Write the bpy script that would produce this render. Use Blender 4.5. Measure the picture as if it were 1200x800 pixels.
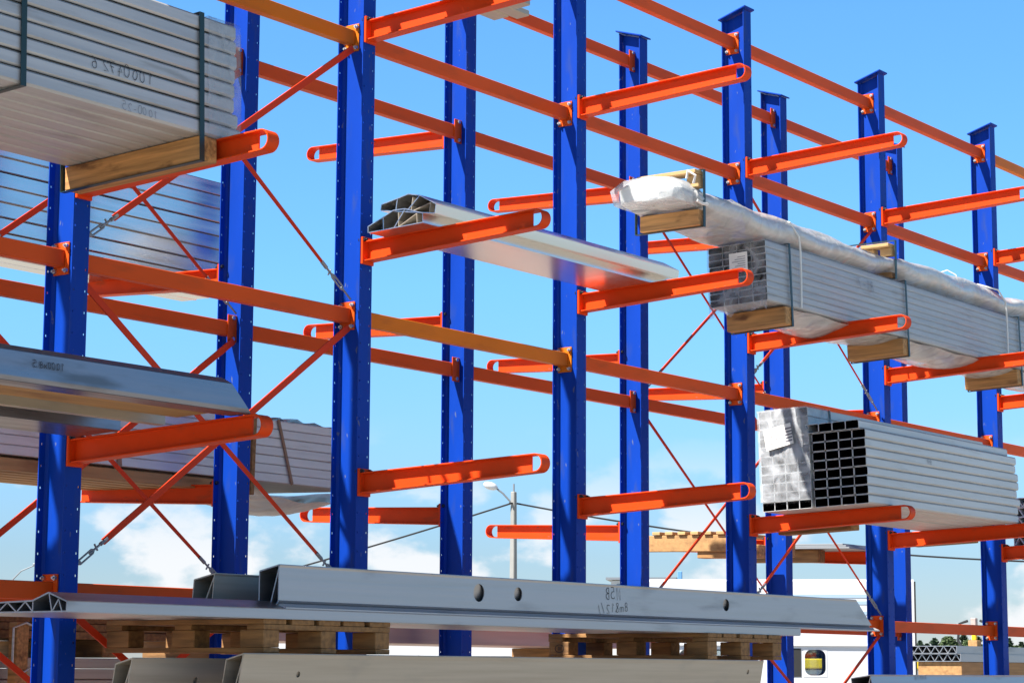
import bpy, bmesh, math, random
from mathutils import Vector, Matrix
rnd = random.Random(7)
for o in list(bpy.data.objects): bpy.data.objects.remove(o)
S = bpy.context.scene
COL = S.collection

# ------------------------------------------------------------------ camera
CAM = Vector((-4.802215677847087, -7.555922143811104, 1.6))
cd = bpy.data.cameras.new('camera'); cam = bpy.data.objects.new('camera', cd); COL.objects.link(cam)
rx = Vector((0.5921156728, -0.8058360587, 0.0052226885))
ru = Vector((-0.1215139412, -0.0828759432, 0.9891238245))
rf = Vector((0.7966388090, 0.5863103483, 0.1469924603))
m = Matrix((rx, ru, -rf)).transposed().to_4x4(); m.translation = CAM
cam.matrix_world = m
cd.sensor_width = 36; cd.sensor_fit = 'HORIZONTAL'; cd.lens = 36*2600/1200
cd.clip_start = .1; cd.clip_end = 6000
S.camera = cam
S.render.resolution_x = 1024; S.render.resolution_y = 682

# ------------------------------------------------------------------ light
SUN = Vector((-1.0, .48, 1.45)).normalized()          # towards the sun
elev = math.asin(SUN.z); azim = math.atan2(SUN.x, SUN.y)
W = bpy.data.worlds.new('World'); S.world = W; W.use_nodes = True
nt = W.node_tree; nt.nodes.clear()
def N(nt, t, **k):
    n = nt.nodes.new(t)
    for a, b in k.items(): setattr(n, a, b)
    return n
out = N(nt, 'ShaderNodeOutputWorld'); bg = N(nt, 'ShaderNodeBackground')
sky = N(nt, 'ShaderNodeTexSky', sky_type='NISHITA', sun_disc=False)
sky.sun_elevation = elev; sky.sun_rotation = azim
sky.air_density = 1.0; sky.dust_density = .25; sky.ozone_density = 3.0; sky.altitude = 200
SKYSTR = .05
bg.inputs['Strength'].default_value = SKYSTR
tint = N(nt, 'ShaderNodeMix', data_type='RGBA', blend_type='MULTIPLY'); tint.inputs[0].default_value = 1
tint.inputs[7].default_value = (.86, 1.08, 1.08, 1)
tc = N(nt, 'ShaderNodeTexCoord'); mp = N(nt, 'ShaderNodeMapping'); mp.inputs['Scale'].default_value = (12, 12, 21)
nz = N(nt, 'ShaderNodeTexNoise'); nz.inputs['Scale'].default_value = 1.6; nz.inputs['Detail'].default_value = 7; nz.inputs['Roughness'].default_value = .52
cr = N(nt, 'ShaderNodeMapRange', interpolation_type='SMOOTHSTEP')
cr.inputs['From Min'].default_value = .49; cr.inputs['From Max'].default_value = .61
sep = N(nt, 'ShaderNodeSeparateXYZ')
hm = N(nt, 'ShaderNodeMapRange', interpolation_type='SMOOTHSTEP')     # clouds stand only low over the horizon
hm.inputs['From Min'].default_value = .045; hm.inputs['From Max'].default_value = .115
hm.inputs['To Min'].default_value = 1; hm.inputs['To Max'].default_value = 0
mul = N(nt, 'ShaderNodeMath', operation='MULTIPLY'); mul2 = N(nt, 'ShaderNodeMath', operation='MULTIPLY'); mul2.inputs[1].default_value = .9
cm = N(nt, 'ShaderNodeMix', data_type='RGBA')
cm.inputs[7].default_value = (8.0, 8.1, 8.3, 1)
L = nt.links.new
L(tc.outputs['Generated'], mp.inputs['Vector']); L(mp.outputs[0], nz.inputs['Vector'])
L(nz.outputs['Fac'], cr.inputs['Value']); L(tc.outputs['Generated'], sep.inputs[0]); L(sep.outputs['Z'], hm.inputs['Value'])
L(cr.outputs[0], mul.inputs[0]); L(hm.outputs[0], mul.inputs[1]); L(mul.outputs[0], mul2.inputs[0])
rampn = N(nt, 'ShaderNodeValToRGB'); e = rampn.color_ramp.elements        # brightness of the sky by height
e[0].position = 0; e[0].color = (.42, .365, .47, 1); e[1].position = .85; e[1].color = (.12, .12, .12, 1)
for p_, v_ in ((.05, (.42, .41, .52)), (.10, (.48, .54, .69)), (.17, (.50, .67, .82)), (.29, (.51, .72, .92)), (.5, (.20, .26, .32))): q_ = e.new(p_); q_.color = (*v_, 1)
tint2 = N(nt, 'ShaderNodeMix', data_type='RGBA', blend_type='MULTIPLY'); tint2.inputs[0].default_value = 1
dbl = N(nt, 'ShaderNodeVectorMath', operation='SCALE'); dbl.inputs['Scale'].default_value = 2.0
L(sep.outputs['Z'], rampn.inputs[0]); L(rampn.outputs[0], dbl.inputs[0]); L(dbl.outputs[0], tint2.inputs[7])
L(sky.outputs[0], tint.inputs[6]); L(tint.outputs[2], tint2.inputs[6]); L(tint2.outputs[2], cm.inputs[6]); L(mul2.outputs[0], cm.inputs[0])
L(cm.outputs[2], bg.inputs['Color']); L(bg.outputs[0], out.inputs[0])

sl = bpy.data.lights.new('sun', 'SUN'); sl.energy = 5.0; sl.angle = math.radians(.53); sl.color = (1, .955, .88)
so = bpy.data.objects.new('sun', sl); COL.objects.link(so)
so.rotation_euler = SUN.to_track_quat('Z', 'Y').to_euler(); so.location = (-20, 10, 30)
S.view_settings.view_transform = 'Standard'; S.view_settings.look = 'None'
S.view_settings.exposure = 1.3; S.view_settings.gamma = 1

# ------------------------------------------------------------------ materials
def mat(name, col, rough=.5, metal=0, var=0, vscale=(4, 4, 4), bump=0, bscale=(40, 40, 40), rvar=0, spec=.5, dark=None, darkamt=0, dscale=(2, 2, 2), chips=None, vdet=4):
    """principled with object-space noise: var = value variation, dark = a second colour in blotches (dirt, knots)"""
    M = bpy.data.materials.new(name); M.use_nodes = True
    t = M.node_tree; b = t.nodes['Principled BSDF']; l = t.links.new
    b.inputs['Base Color'].default_value = (*col, 1); b.inputs['Roughness'].default_value = rough
    b.inputs['Metallic'].default_value = metal; b.inputs['Specular IOR Level'].default_value = spec
    tcn = N(t, 'ShaderNodeTexCoord')
    def noise(sc, det=4):
        mpn = N(t, 'ShaderNodeMapping'); mpn.inputs['Scale'].default_value = sc
        n = N(t, 'ShaderNodeTexNoise'); n.inputs['Scale'].default_value = 1; n.inputs['Detail'].default_value = det
        l(tcn.outputs['Object'], mpn.inputs[0]); l(mpn.outputs[0], n.inputs['Vector']); return n.outputs['Fac']
    last = None
    if var:
        n = noise(vscale, vdet); mr = N(t, 'ShaderNodeMapRange'); l(n, mr.inputs['Value'])
        mr.inputs['From Min'].default_value = .3; mr.inputs['From Max'].default_value = .7
        mr.inputs['To Min'].default_value = 1-var; mr.inputs['To Max'].default_value = 1+var
        hs = N(t, 'ShaderNodeHueSaturation'); hs.inputs['Color'].default_value = (*col, 1)
        l(mr.outputs[0], hs.inputs['Value']); last = hs.outputs[0]
        if rvar:
            m2 = N(t, 'ShaderNodeMapRange'); l(n, m2.inputs['Value'])
            m2.inputs['From Min'].default_value = .3; m2.inputs['From Max'].default_value = .7
            m2.inputs['To Min'].default_value = max(.02, rough-rvar); m2.inputs['To Max'].default_value = rough+rvar
            l(m2.outputs[0], b.inputs['Roughness'])
    if dark is not None:
        n = noise(dscale, 6); mr = N(t, 'ShaderNodeMapRange', interpolation_type='SMOOTHSTEP'); l(n, mr.inputs['Value'])
        mr.inputs['From Min'].default_value = .55; mr.inputs['From Max'].default_value = .75; mr.inputs['To Max'].default_value = darkamt
        mx = N(t, 'ShaderNodeMix', data_type='RGBA'); l(mr.outputs[0], mx.inputs[0])
        if last is not None: l(last, mx.inputs[6])
        else: mx.inputs[6].default_value = (*col, 1)
        mx.inputs[7].default_value = (*dark, 1); last = mx.outputs[2]
    if chips:
        n = noise(chips[1], 3); mr = N(t, 'ShaderNodeMapRange'); l(n, mr.inputs['Value'])
        mr.inputs['From Min'].default_value = chips[2]; mr.inputs['From Max'].default_value = chips[2]+.02; mr.inputs['To Max'].default_value = chips[3]
        mx = N(t, 'ShaderNodeMix', data_type='RGBA'); l(mr.outputs[0], mx.inputs[0]); l(last, mx.inputs[6]); mx.inputs[7].default_value = (*chips[0], 1); last = mx.outputs[2]
    if last is not None: l(last, b.inputs['Base Color'])
    if bump:
        n = noise(bscale, 5); bp = N(t, 'ShaderNodeBump'); bp.inputs['Strength'].default_value = bump; bp.inputs['Distance'].default_value = .01
        l(n, bp.inputs['Height']); l(bp.outputs[0], b.inputs['Normal'])
    return M
BLUE = mat('blue_paint', (.0012, .040, .335), .5, spec=.12, var=.09, vscale=(5, 5, 1.2), dark=(.035, .06, .17), darkamt=.5, dscale=(13, 13, 3), chips=((.12, .14, .2), (38, 38, 14), .70, .7))
ORANGE = mat('orange_paint', (.68, .058, .006), .48, spec=.12, var=.07, vscale=(5, 5, 5), dark=(.35, .06, .02), darkamt=.55, dscale=(14, 5, 20), chips=((.16, .10, .08), (40, 16, 40), .69, .75))
AMBER = mat('amber_paint', (.62, .16, .010), .5, spec=.12, var=.07, vscale=(2, 5, 5), dark=(.4, .1, .02), darkamt=.3, dscale=(5, 10, 20))
BEAMOR = mat('brick_orange_paint', (.66, .085, .010), .5, spec=.12, var=.08, vscale=(1.5, 5, 5), dark=(.35, .07, .02), darkamt=.3, dscale=(4, 10, 20))
REDOR = mat('red_orange_paint', (.62, .045, .010), .5, spec=.12, var=.08)
ZINC = mat('zinc_steel', (.55, .55, .53), .4, .9, var=.15, vscale=(60, 60, 60))
BLACKST = mat('black_bolt_steel', (.03, .03, .035), .45, .6)
ALU = mat('mill_aluminium', (.37, .375, .395), .42, .9, var=.10, vscale=(.8, 26, 26), rvar=.07, bump=.04, bscale=(1.5, 90, 90), dark=(.17, .17, .18), darkamt=.6, dscale=(1.6, 7, 9))
ALU2 = mat('bright_aluminium', (.70, .69, .67), .24, .9, var=.06, vscale=(.5, 9, 9), vdet=1, rvar=.03, dark=(.48, .45, .40), darkamt=.3, dscale=(.8, 4, 5))
ALUD = mat('dull_aluminium', (.46, .40, .32), .5, .45, var=.12, vscale=(1.3, 40, 40), rvar=.06, dark=(.3, .28, .25), darkamt=.5, dscale=(3, 6, 8))
ALUS = mat('stained_aluminium', (.23, .235, .27), .33, .85, var=.10, vscale=(.8, 26, 26), rvar=.07, dark=(.10, .09, .09), darkamt=.7, dscale=(2.0, 5, 11))
ALUM = mat('mirror_mill_aluminium', (.56, .55, .55), .16, .95, var=.10, vscale=(.8, 20, 20), rvar=.05, dark=(.35, .33, .30), darkamt=.4, dscale=(1.5, 5, 14))
BORE = mat('bare_metal_bore', (.35, .35, .36), .22, 1.0)
ALUG = mat('weathered_aluminium', (.50, .50, .505), .55, .35, var=.12, vscale=(1.0, 30, 30), rvar=.06, dark=(.25, .24, .22), darkamt=.55, dscale=(2.5, 9, 24))
ALUW = mat('pale_aluminium', (.56, .56, .55), .5, .3, var=.08, vscale=(1.2, 30, 30), dark=(.35, .33, .28), darkamt=.4, dscale=(3, 10, 30))
GAP = mat('dark_gap_shade', (.03, .028, .025), .9)  # near-black colour painted as the shade between tube layers
WOOD = mat('fresh_pine', (.43, .215, .07), .7, var=.38, vscale=(70, 3, 60), bump=.12, bscale=(60, 6, 60), dark=(.10, .035, .01), darkamt=.9, dscale=(11, 5, 16))
WOODX = mat('pine_grain_along_rack', (.38, .21, .08), .75, var=.2, vscale=(2, 24, 30), bump=.12, bscale=(6, 60, 60), dark=(.16, .07, .025), darkamt=.6, dscale=(3, 8, 14))
WOODD = mat('weathered_pallet_wood', (.25, .125, .042), .8, var=.38, vscale=(40, 4, 45), bump=.15, bscale=(50, 9, 50), dark=(.09, .045, .02), darkamt=.7, dscale=(7, 5, 9))
WOODP = mat('pale_pine', (.46, .285, .12), .7, var=.14, vscale=(20, 3, 30), bump=.1, bscale=(60, 8, 60), dark=(.3, .14, .05), darkamt=.5, dscale=(9, 4, 14))
BROWN = mat('reddish_brown_sheet', (.48, .36, .32), .5, .3, var=.12, vscale=(1, 20, 20), dark=(.4, .14, .10), darkamt=.4, dscale=(2, 5, 5))
STRAP = mat('dark_green_strap', (.012, .035, .035), .4)
STRAPB = mat('brown_strap', (.24, .14, .08), .6)
WHITEP = mat('white_band', (.75, .74, .7), .5)
PAPER = mat('paper_label', (.78, .77, .74), .7, var=.04, vscale=(10, 10, 10))
INK = mat('black_marker_ink', (.012, .012, .018), .6)
INKF = mat('faded_marker_ink', (.18, .18, .21), .6)
VANW = mat('white_vehicle_paint', (.64, .65, .665), .3, var=.02, vscale=(1, 1, 1))
VANB = mat('pale_blue_stripe', (.36, .48, .60), .35)
RUBBER = mat('black_rubber', (.02, .02, .02), .7)
GLASSD = mat('dark_tinted_glass', (.035, .045, .05), .08, spec=.8)
YELLOW = mat('yellow_paint', (.85, .58, .01), .45, var=.05)
REDP = mat('red_paint', (.6, .03, .025), .45)
CONC = mat('pole_concrete', (.27, .265, .25), .85, var=.1, vscale=(3, 3, 1.5), bump=.1)
GREYM = mat('grey_metal', (.25, .27, .29), .5, .3)
CABLE = mat('black_cable', (.02, .02, .022), .6)
CABIN = mat('beige_cabin_wall', (.62, .60, .55), .7, var=.05)
BLUEP = mat('faded_blue_post', (.12, .30, .55), .6)
BARK = mat('bark', (.10, .07, .05), .9, var=.3, bump=.3)
def leafmat(n, c):
    return mat(n, c, .7, var=.35, vscale=(1.2, 1.2, 1.2))
LEAF = [leafmat('spruce_needles', (.035, .065, .035)), leafmat('pine_needles', (.05, .085, .04)), leafmat('birch_leaves', (.08, .12, .045))]
GROUND = mat('dusty_concrete', (.27, .25, .215), .9, var=.12, vscale=(.35, .35, .35), bump=.3, bscale=(3, 3, 3), dark=(.22, .20, .17), darkamt=.5, dscale=(.6, .6, .6))
GRASS = mat('dry_meadow', (.13, .15, .06), .95, var=.3, vscale=(.05, .05, .05))
def filmmat(name, opac, col=(.58, .60, .63), rough=.22, spec=.7, nscale=(1, 1, 1), bstr=.6, vary=.26):
    M = bpy.data.materials.new(name); M.use_nodes = True; t = M.node_tree; b = t.nodes['Principled BSDF']; l = t.links.new
    b.inputs['Base Color'].default_value = (*col, 1); b.inputs['Roughness'].default_value = rough; b.inputs['Specular IOR Level'].default_value = spec
    tr = N(t, 'ShaderNodeBsdfTransparent'); tr.inputs[0].default_value = (.93, .95, .96, 1)
    mx = N(t, 'ShaderNodeMixShader'); tcn = N(t, 'ShaderNodeTexCoord')
    n = N(t, 'ShaderNodeTexNoise'); n.inputs['Scale'].default_value = 7; n.inputs['Detail'].default_value = 6; n.inputs['Distortion'].default_value = 1.2
    mpf = N(t, 'ShaderNodeMapping'); mpf.inputs['Scale'].default_value = nscale
    l(tcn.outputs['Object'], mpf.inputs[0]); l(mpf.outputs[0], n.inputs['Vector'])
    mr = N(t, 'ShaderNodeMapRange'); mr.inputs['From Min'].default_value = .3; mr.inputs['From Max'].default_value = .7
    mr.inputs['To Min'].default_value = max(0, opac-vary); mr.inputs['To Max'].default_value = min(1, opac+vary)
    l(n.outputs['Fac'], mr.inputs['Value']); l(mr.outputs[0], mx.inputs[0])
    bp = N(t, 'ShaderNodeBump'); bp.inputs['Strength'].default_value = bstr; bp.inputs['Distance'].default_value = .02
    l(n.outputs['Fac'], bp.inputs['Height']); l(bp.outputs[0], b.inputs['Normal'])
    l(tr.outputs[0], mx.inputs[1]); l(b.outputs[0], mx.inputs[2])
    l(mx.outputs[0], t.nodes['Material Output'].inputs[0]); return M
FILM = filmmat('clear_plastic_film', .2)
FILMM = filmmat('crinkled_plastic_film', .46)
FILMS = filmmat('silvery_wrap_film', .24, (.66, .67, .70), .25, .6, (.22, 1, 1.6), .25, .12)
FILMH = filmmat('dull_milky_film', .93, (.62, .60, .56), .55, .25)
FILMW = filmmat('milky_plastic_film', .86, (.56, .555, .545))
def glassmat():
    M = bpy.data.materials.new('clear_window_glass'); M.use_nodes = True; t = M.node_tree; l = t.links.new
    t.nodes.remove(t.nodes['Principled BSDF'])
    tr = N(t, 'ShaderNodeBsdfTransparent'); tr.inputs[0].default_value = (.86, .9, .9, 1); g = N(t, 'ShaderNodeBsdfGlossy'); g.inputs['Roughness'].default_value = .02
    mx = N(t, 'ShaderNodeMixShader'); mx.inputs[0].default_value = .1
    l(tr.outputs[0], mx.inputs[1]); l(g.outputs[0], mx.inputs[2]); l(mx.outputs[0], t.nodes['Material Output'].inputs[0]); return M
GLASS = glassmat()

# ------------------------------------------------------------------ helpers
class MB:
    """collects shapes, then links them as ONE mesh object"""
    def __init__(s): s.v = []; s.f = []; s.inner = set()
    def add(s, vs, fs):
        k = len(s.v); s.v += [tuple(v) for v in vs]; s.f += [[i+k for i in f] for f in fs]; return s
    def box(s, x0, x1, y0, y1, z0, z1):
        return s.hexa([(x0,y0,z0),(x1,y0,z0),(x1,y1,z0),(x0,y1,z0),(x0,y0,z1),(x1,y0,z1),(x1,y1,z1),(x0,y1,z1)])
    def hexa(s, p):
        return s.add(p, [(0,3,2,1),(4,5,6,7),(0,1,5,4),(1,2,6,5),(2,3,7,6),(3,0,4,7)])
    def cbox(s, x0, x1, y0, y1, z0, z1, c):
        """box with chamfered edges"""
        vs = []
        for (dx, dy, dz) in ((0,c,c),(c,0,c),(c,c,0)):
            for X in (x0+dx, x1-dx):
                for Y in (y0+dy, y1-dy):
                    for Z in (z0+dz, z1-dz): vs.append((X, Y, Z))
        bm = bmesh.new(); [bm.verts.new(v) for v in vs]; bmesh.ops.convex_hull(bm, input=bm.verts[:])
        bmesh.ops.dissolve_limit(bm, angle_limit=.01, verts=bm.verts[:], edges=bm.edges[:])
        bm.verts.index_update()
        s.add([v.co[:] for v in bm.verts], [[v.index for v in f.verts] for f in bm.faces]); bm.free(); return s
    def bar(s, a, b, w, t, up=(0, 1, 0), w2=None):
        """straight bar a-b, width w (perpendicular to up), thickness t along up; w2 width at b"""
        a, b, up = Vector(a), Vector(b), Vector(up).normalized(); d = (b-a).normalized(); sd = d.cross(up).normalized(); up = sd.cross(d).normalized()
        w2 = w if w2 is None else w2; p = []
        for q, ww in ((a, w), (b, w2)):
            for i, j in ((-1,-1),(1,-1),(1,1),(-1,1)): p.append(q+sd*i*ww/2+up*j*t/2)
        return s.add(p, [(0,3,2,1),(4,5,6,7),(0,1,5,4),(1,2,6,5),(2,3,7,6),(3,0,4,7)])
    def tube(s, pts, r, n=8, cap=True, closed=False):
        pts = [Vector(p) for p in pts]; k = len(pts); rr = r if isinstance(r, (list, tuple)) else [r]*k; vs = []; prev = None
        for i, p in enumerate(pts):
            d = (pts[min(i+1, k-1)]-pts[max(i-1, 0)]).normalized()
            u = prev if prev is not None else (Vector((0,0,1)) if abs(d.z) < .9 else Vector((1,0,0)))
            u = (u-d*u.dot(d)).normalized(); prev = u; w = d.cross(u)
            for j in range(n):
                a = 2*math.pi*j/n; vs.append(p+(u*math.cos(a)+w*math.sin(a))*rr[i])
        fs = [(i*n+j, i*n+(j+1) % n, (i+1)*n+(j+1) % n, (i+1)*n+j) for i in range(k-1) for j in range(n)]
        if cap: fs += [tuple(range(n-1, -1, -1)), tuple((k-1)*n+j for j in range(n))]
        return s.add(vs, fs)
    def cyl(s, a, b, r, n=12): return s.tube([a, b], r, n)
    def prism(s, sec, x0, x1, shift=None):
        """polygon sec of (y,z) extruded along x; shift(y,z) -> extra x at each end (x0 end, x1 end)"""
        k = len(sec); g = shift or (lambda y, z: (0, 0))
        vs = [(x0+g(y, z)[0], y, z) for y, z in sec]+[(x1+g(y, z)[1], y, z) for y, z in sec]
        fs = [(i, i+k, (i+1) % k+k, (i+1) % k) for i in range(k)]+[tuple(range(k)), tuple(range(2*k-1, k-1, -1))]
        return s.add(vs, fs)
    def ringtube(s, outer, inner, x0, x1):
        """hollow extrusion along x: two loops of (y,z) with equal counts"""
        k = len(outer); vs = [(x, y, z) for x in (x0, x1) for lp in (outer, inner) for y, z in lp]
        fs = []; base = len(s.f)
        for i in range(k):
            j = (i+1) % k; s.inner.add(base+4*i+1)
            fs += [(i, i+2*k, j+2*k, j), (k+i, k+j, 3*k+j, 3*k+i), (i, j, k+j, k+i), (2*k+i, 3*k+i, 3*k+j, 2*k+j)]
        return s.add(vs, fs)
    def recttube(s, x0, x1, y0, y1, z0, z1, t=.003, c=.004):
        def lp(a, b, d, e, c): return [(a+c,d),(b-c,d),(b,d+c),(b,e-c),(b-c,e),(a+c,e),(a,e-c),(a,d+c)]
        return s.ringtube(lp(y0, y1, z0, z1, c), lp(y0+t, y1-t, z0+t, z1-t, c*.5), x0, x1)
    def cells(s, pts, segs, x0, x1, t=.004, shift=None):
        """thin-walled hollow profile: walls along segments between points (y,z), extruded along x"""
        g = shift or (lambda y, z: (0, 0))
        for n, (a, b) in enumerate(segs):
            (ya, za), (yb, zb) = pts[a], pts[b]; d = Vector((yb-ya, zb-za)).normalized(); nx, nz_ = -d.y*t/2, d.x*t/2
            e = .0004*n
            q = [(ya+nx, za+nz_), (yb+nx, zb+nz_), (yb-nx, zb-nz_), (ya-nx, za-nz_)]
            s.prism(q, x0+e, x1-e, shift)
        return s
    def build(s, name, material, parent=None, smooth=False, bevel=0, loc=None, bore=None):
        me = bpy.data.meshes.new(name); me.from_pydata(s.v, [], s.f); me.update()
        bm = bmesh.new(); bm.from_mesh(me); bmesh.ops.recalc_face_normals(bm, faces=bm.faces[:])
        if bevel: bmesh.ops.bevel(bm, geom=bm.edges[:], offset=bevel, segments=1, affect='EDGES', clamp_overlap=True)
        bm.to_mesh(me); bm.free()
        if smooth:
            for p in me.polygons: p.use_smooth = True
        me.materials.append(material)
        if bore:
            me.materials.append(bore)
            for i in s.inner: me.polygons[i].material_index = 1
        o = bpy.data.objects.new(name, me); COL.objects.link(o)
        if parent: o.parent = parent
        if loc: o.location = loc
        return o
def tag(o, label, cat, group=None, kind=None):
    if label: o['label'] = label
    if cat: o['category'] = cat
    if group: o['group'] = group
    if kind: o['kind'] = kind
    return o
def thing(name, label, cat, loc=(0, 0, 0), rot=(0, 0, 0), group=None):
    o = bpy.data.objects.new(name, None); COL.objects.link(o); o.location = loc; o.rotation_euler = rot; o.empty_display_size = .2
    return tag(o, label, cat, group)
def struct(o): o['kind'] = 'structure'; return o
def copy_to(o, parent, loc=None, mirror=False):
    c = o.copy(); COL.objects.link(c); c.parent = parent
    if loc is not None: c.location = loc
    for ch in list(o.children): copy_to(ch, c)
    return c

# stroke lettering (hand-written marks), unit box 0.62 x 1
def arc(cx, cy, rx_, ry_, a0, a1, n=10): return [(cx+rx_*math.cos(math.radians(a0+(a1-a0)*i/n)), cy+ry_*math.sin(math.radians(a0+(a1-a0)*i/n))) for i in range(n+1)]
GL = {
 '0': [arc(.3, .5, .26, .48, 90, 450, 16)], '1': [[(.12, .75), (.32, 1), (.3, 0)]],
 '2': [arc(.3, .72, .26, .26, 160, -30, 8)+[(.05, .02), (.6, .05)]], '4': [[(.4, 1), (.05, .4), (.6, .42)], [(.45, .75), (.42, -.05)]],
 '5': [[(.55, .98), (.15, .96), (.1, .58)]+arc(.28, .32, .28, .3, 100, -140, 9)], '6': [[(.5, 1), (.15, .6)]+arc(.3, .28, .25, .28, 150, 510, 12)],
 '7': [[(.05, .95), (.58, .97), (.25, 0)], [(.15, .52), (.55, .56)]], '8': [arc(.3, .74, .2, .24, 270, 630, 12)+arc(.3, .25, .26, .26, 90, -270, 12)],
 'B': [[(.1, 0), (.12, 1)]+arc(.14, .76, .36, .24, 90, -90, 8)+arc(.14, .26, .42, .27, 90, -90, 8)], 'N': [[(.05, 0), (.1, 1), (.5, 0), (.55, 1)]],
 'm': [[(.0, 0), (.02, .5)]+arc(.17, .36, .14, .16, 160, 0, 5)+[(.31, 0)], [(.31, .3)]+arc(.45, .36, .14, .16, 160, 0, 5)+[(.6, 0)]],
 '&': [[(.6, 0), (.1, .75)]+arc(.28, .8, .17, .18, 180, -20, 7)+[(.08, .3)]+arc(.28, .2, .2, .2, 170, 380, 7)],
 'x': [[(.05, .05), (.55, .6)], [(.05, .6), (.55, .05)]], '/': [[(.1, -.05), (.5, 1)]], '.': [[(.2, 0), (.26, .07)]], '-': [[(.1, .45), (.5, .45)]], ' ': [],
 'F': [[(.1, 0), (.1, 1), (.55, .98)], [(.1, .5), (.45, .5)]], 'P': [[(.1, 0), (.12, 1)]+arc(.14, .72, .38, .27, 90, -90, 8)],
}
def writing(text, p, du, dv, h, name='handwriting', material=None, parent=None, w=.1, nrm=(0, -1, 0), jit=.06, mirrored=True):
    """strokes start at p, run along du, up dv; the photo shows its writing mirrored, so the reading direction is -x"""
    mb = MB(); p, du, dv, nrm = Vector(p), Vector(du).normalized(), Vector(dv).normalized(), Vector(nrm).normalized(); x = 0
    r = random.Random(len(text))
    for k, ch in enumerate(text):
        oy = r.uniform(-jit, jit); sc_ = r.uniform(.88, 1.12); sl_ = r.uniform(-.10, .16)
        for n, st in enumerate(GL[ch]):
            pts = [p+(du*(x+a*sc_+sl_*b+r.uniform(-.022, .022))+dv*(b*sc_+oy+r.uniform(-.022, .022)))*h for a, b in st]; q = []
            for i, c in enumerate(pts):
                d = (pts[min(i+1, len(pts)-1)]-pts[max(i-1, 0)]).normalized(); sd = d.cross(nrm).normalized()*w*h/2
                q += [c-sd+nrm*(.0016+.0002*n+.0001*k), c+sd+nrm*(.0016+.0002*n+.0001*k)]
            mb.add(q, [(2*i, 2*i+1, 2*i+3, 2*i+2) for i in range(len(pts)-1)])
        x += r.uniform(.74, .92) if ch not in '. ' else .4
    return mb.build(name, material or INK, parent)

# ------------------------------------------------------------------ ground
g = MB(); g.add([(-900, -900, 0), (1500, -900, 0), (1500, 1500, 0), (-900, 1500, 0)], [(0, 1, 2, 3)])
struct(g.build('meadow_ground', GRASS))
g = MB(); g.add([(-45, -60, .004), (90, -60, .004), (90, 60, .004), (-45, 60, .004)], [(0, 1, 2, 3)])
struct(g.build('storage_yard_pavement', GROUND))

# ------------------------------------------------------------------ the rack
YB = .859                                    # back row offset
ZT = 5.87; Z2 = 4.957; Z3 = 3.447; Z4 = 1.944; Z5 = .62
def perforated(mb, xs, zs, holes, y0, y1, ztop=None):
    """plate in xz between y0 and y1 with square holes (cells i,k in holes)"""
    nx, nzz = len(xs)-1, len(zs)-1; solid = lambda i, k: 0 <= i < nx and 0 <= k < nzz and (i, k) not in holes
    V = {}
    def vid(i, k, s):
        key = (i, k, s)
        if key not in V: V[key] = len(mb.v); mb.v.append((xs[i], (y0, y1)[s], zs[k]))
        return V[key]
    for i in range(nx):
        for k in range(nzz):
            if not solid(i, k): continue
            for s in (0, 1): mb.f.append([vid(i, k, s), vid(i+1, k, s), vid(i+1, k+1, s), vid(i, k+1, s)])
            for (di, dk, a, b) in ((-1, 0, (i, k), (i, k+1)), (1, 0, (i+1, k), (i+1, k+1)), (0, -1, (i, k), (i+1, k)), (0, 1, (i, k+1), (i+1, k+1))):
                if not solid(i+di, k+dk): mb.f.append([vid(*a, 0), vid(*b, 0), vid(*b, 1), vid(*a, 1)])
def make_upright(parent, sgn):
    """I-section; local y: back flange at +.055, arm-side flange at -.12 for sgn=-1 (mirrored for sgn=+1)"""
    mb = MB(); xs = [-.05, -.041, -.0317, .0317, .041, .05]
    zs = [.02]; holes = set()
    for k in range(60):
        z = .14+k*.0985
        if z > 5.9: break
        holes.add((1, len(zs))) if True else 0
        zs += [z-.005, z+.005]
    zs = sorted(set([.02]+zs[1:])); hs = set()
    for k in range(len(zs)-1):
        if abs(zs[k+1]-zs[k]-.010) < 1e-4: hs |= {(1, k), (3, k)}
    f = lambda y: y if sgn < 0 else -y
    perforated(mb, xs, zs+[6.035], hs, *sorted((f(.055), f(.0495))))
    perforated(mb, xs, zs+[6.085], hs, *sorted((f(-.1145), f(-.12))))
    a, b = f(.0493), f(-.1143)
    mb.hexa([(-.004, a, .02), (.004, a, .02), (.004, b, .02), (-.004, b, .02), (-.004, a, 6.035), (.004, a, 6.035), (.004, b, 6.083), (-.004, b, 6.083)])
    # root fillets between web and flanges
    for yy, dd in ((f(.0494), f(-.012)), (f(-.1144), f(.012))):
        for sx in (-1, 1):
            mb.add([(sx*.004, yy, .02), (sx*.016, yy, .02), (sx*.004, yy+dd, .02), (sx*.004, yy, 6.03), (sx*.016, yy, 6.03), (sx*.004, yy+dd, 6.03)], [(0, 1, 2), (3, 5, 4), (1, 4, 5, 2)])
    u = mb.build('upright', BLUE, parent)
    c = MB(); y0, y1 = f(.075), f(-.14); z0, z1 = 6.032, 6.098
    c.hexa([(-.066, y0, z0), (.066, y0, z0), (.066, y1, z1), (-.066, y1, z1), (-.066, y0, z0+.011), (.066, y0, z0+.011), (.066, y1, z1+.011), (-.066, y1, z1+.011)])
    c.build('top_cap', BLUE, u, bevel=.002)
    b_ = MB(); b_.box(-.13, .13, -.16, .1, .004, .02)
    if sgn > 0: b_ = MB().box(-.13, .13, -.1, .16, .004, .02)
    b_.build('base_plate', BLUE, u)
    return u
def hexbolt(mb, c, ax, r, h):
    c = Vector(c); a = Vector(ax); mb.tube([c, c+a*h], r, 6)
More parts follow.
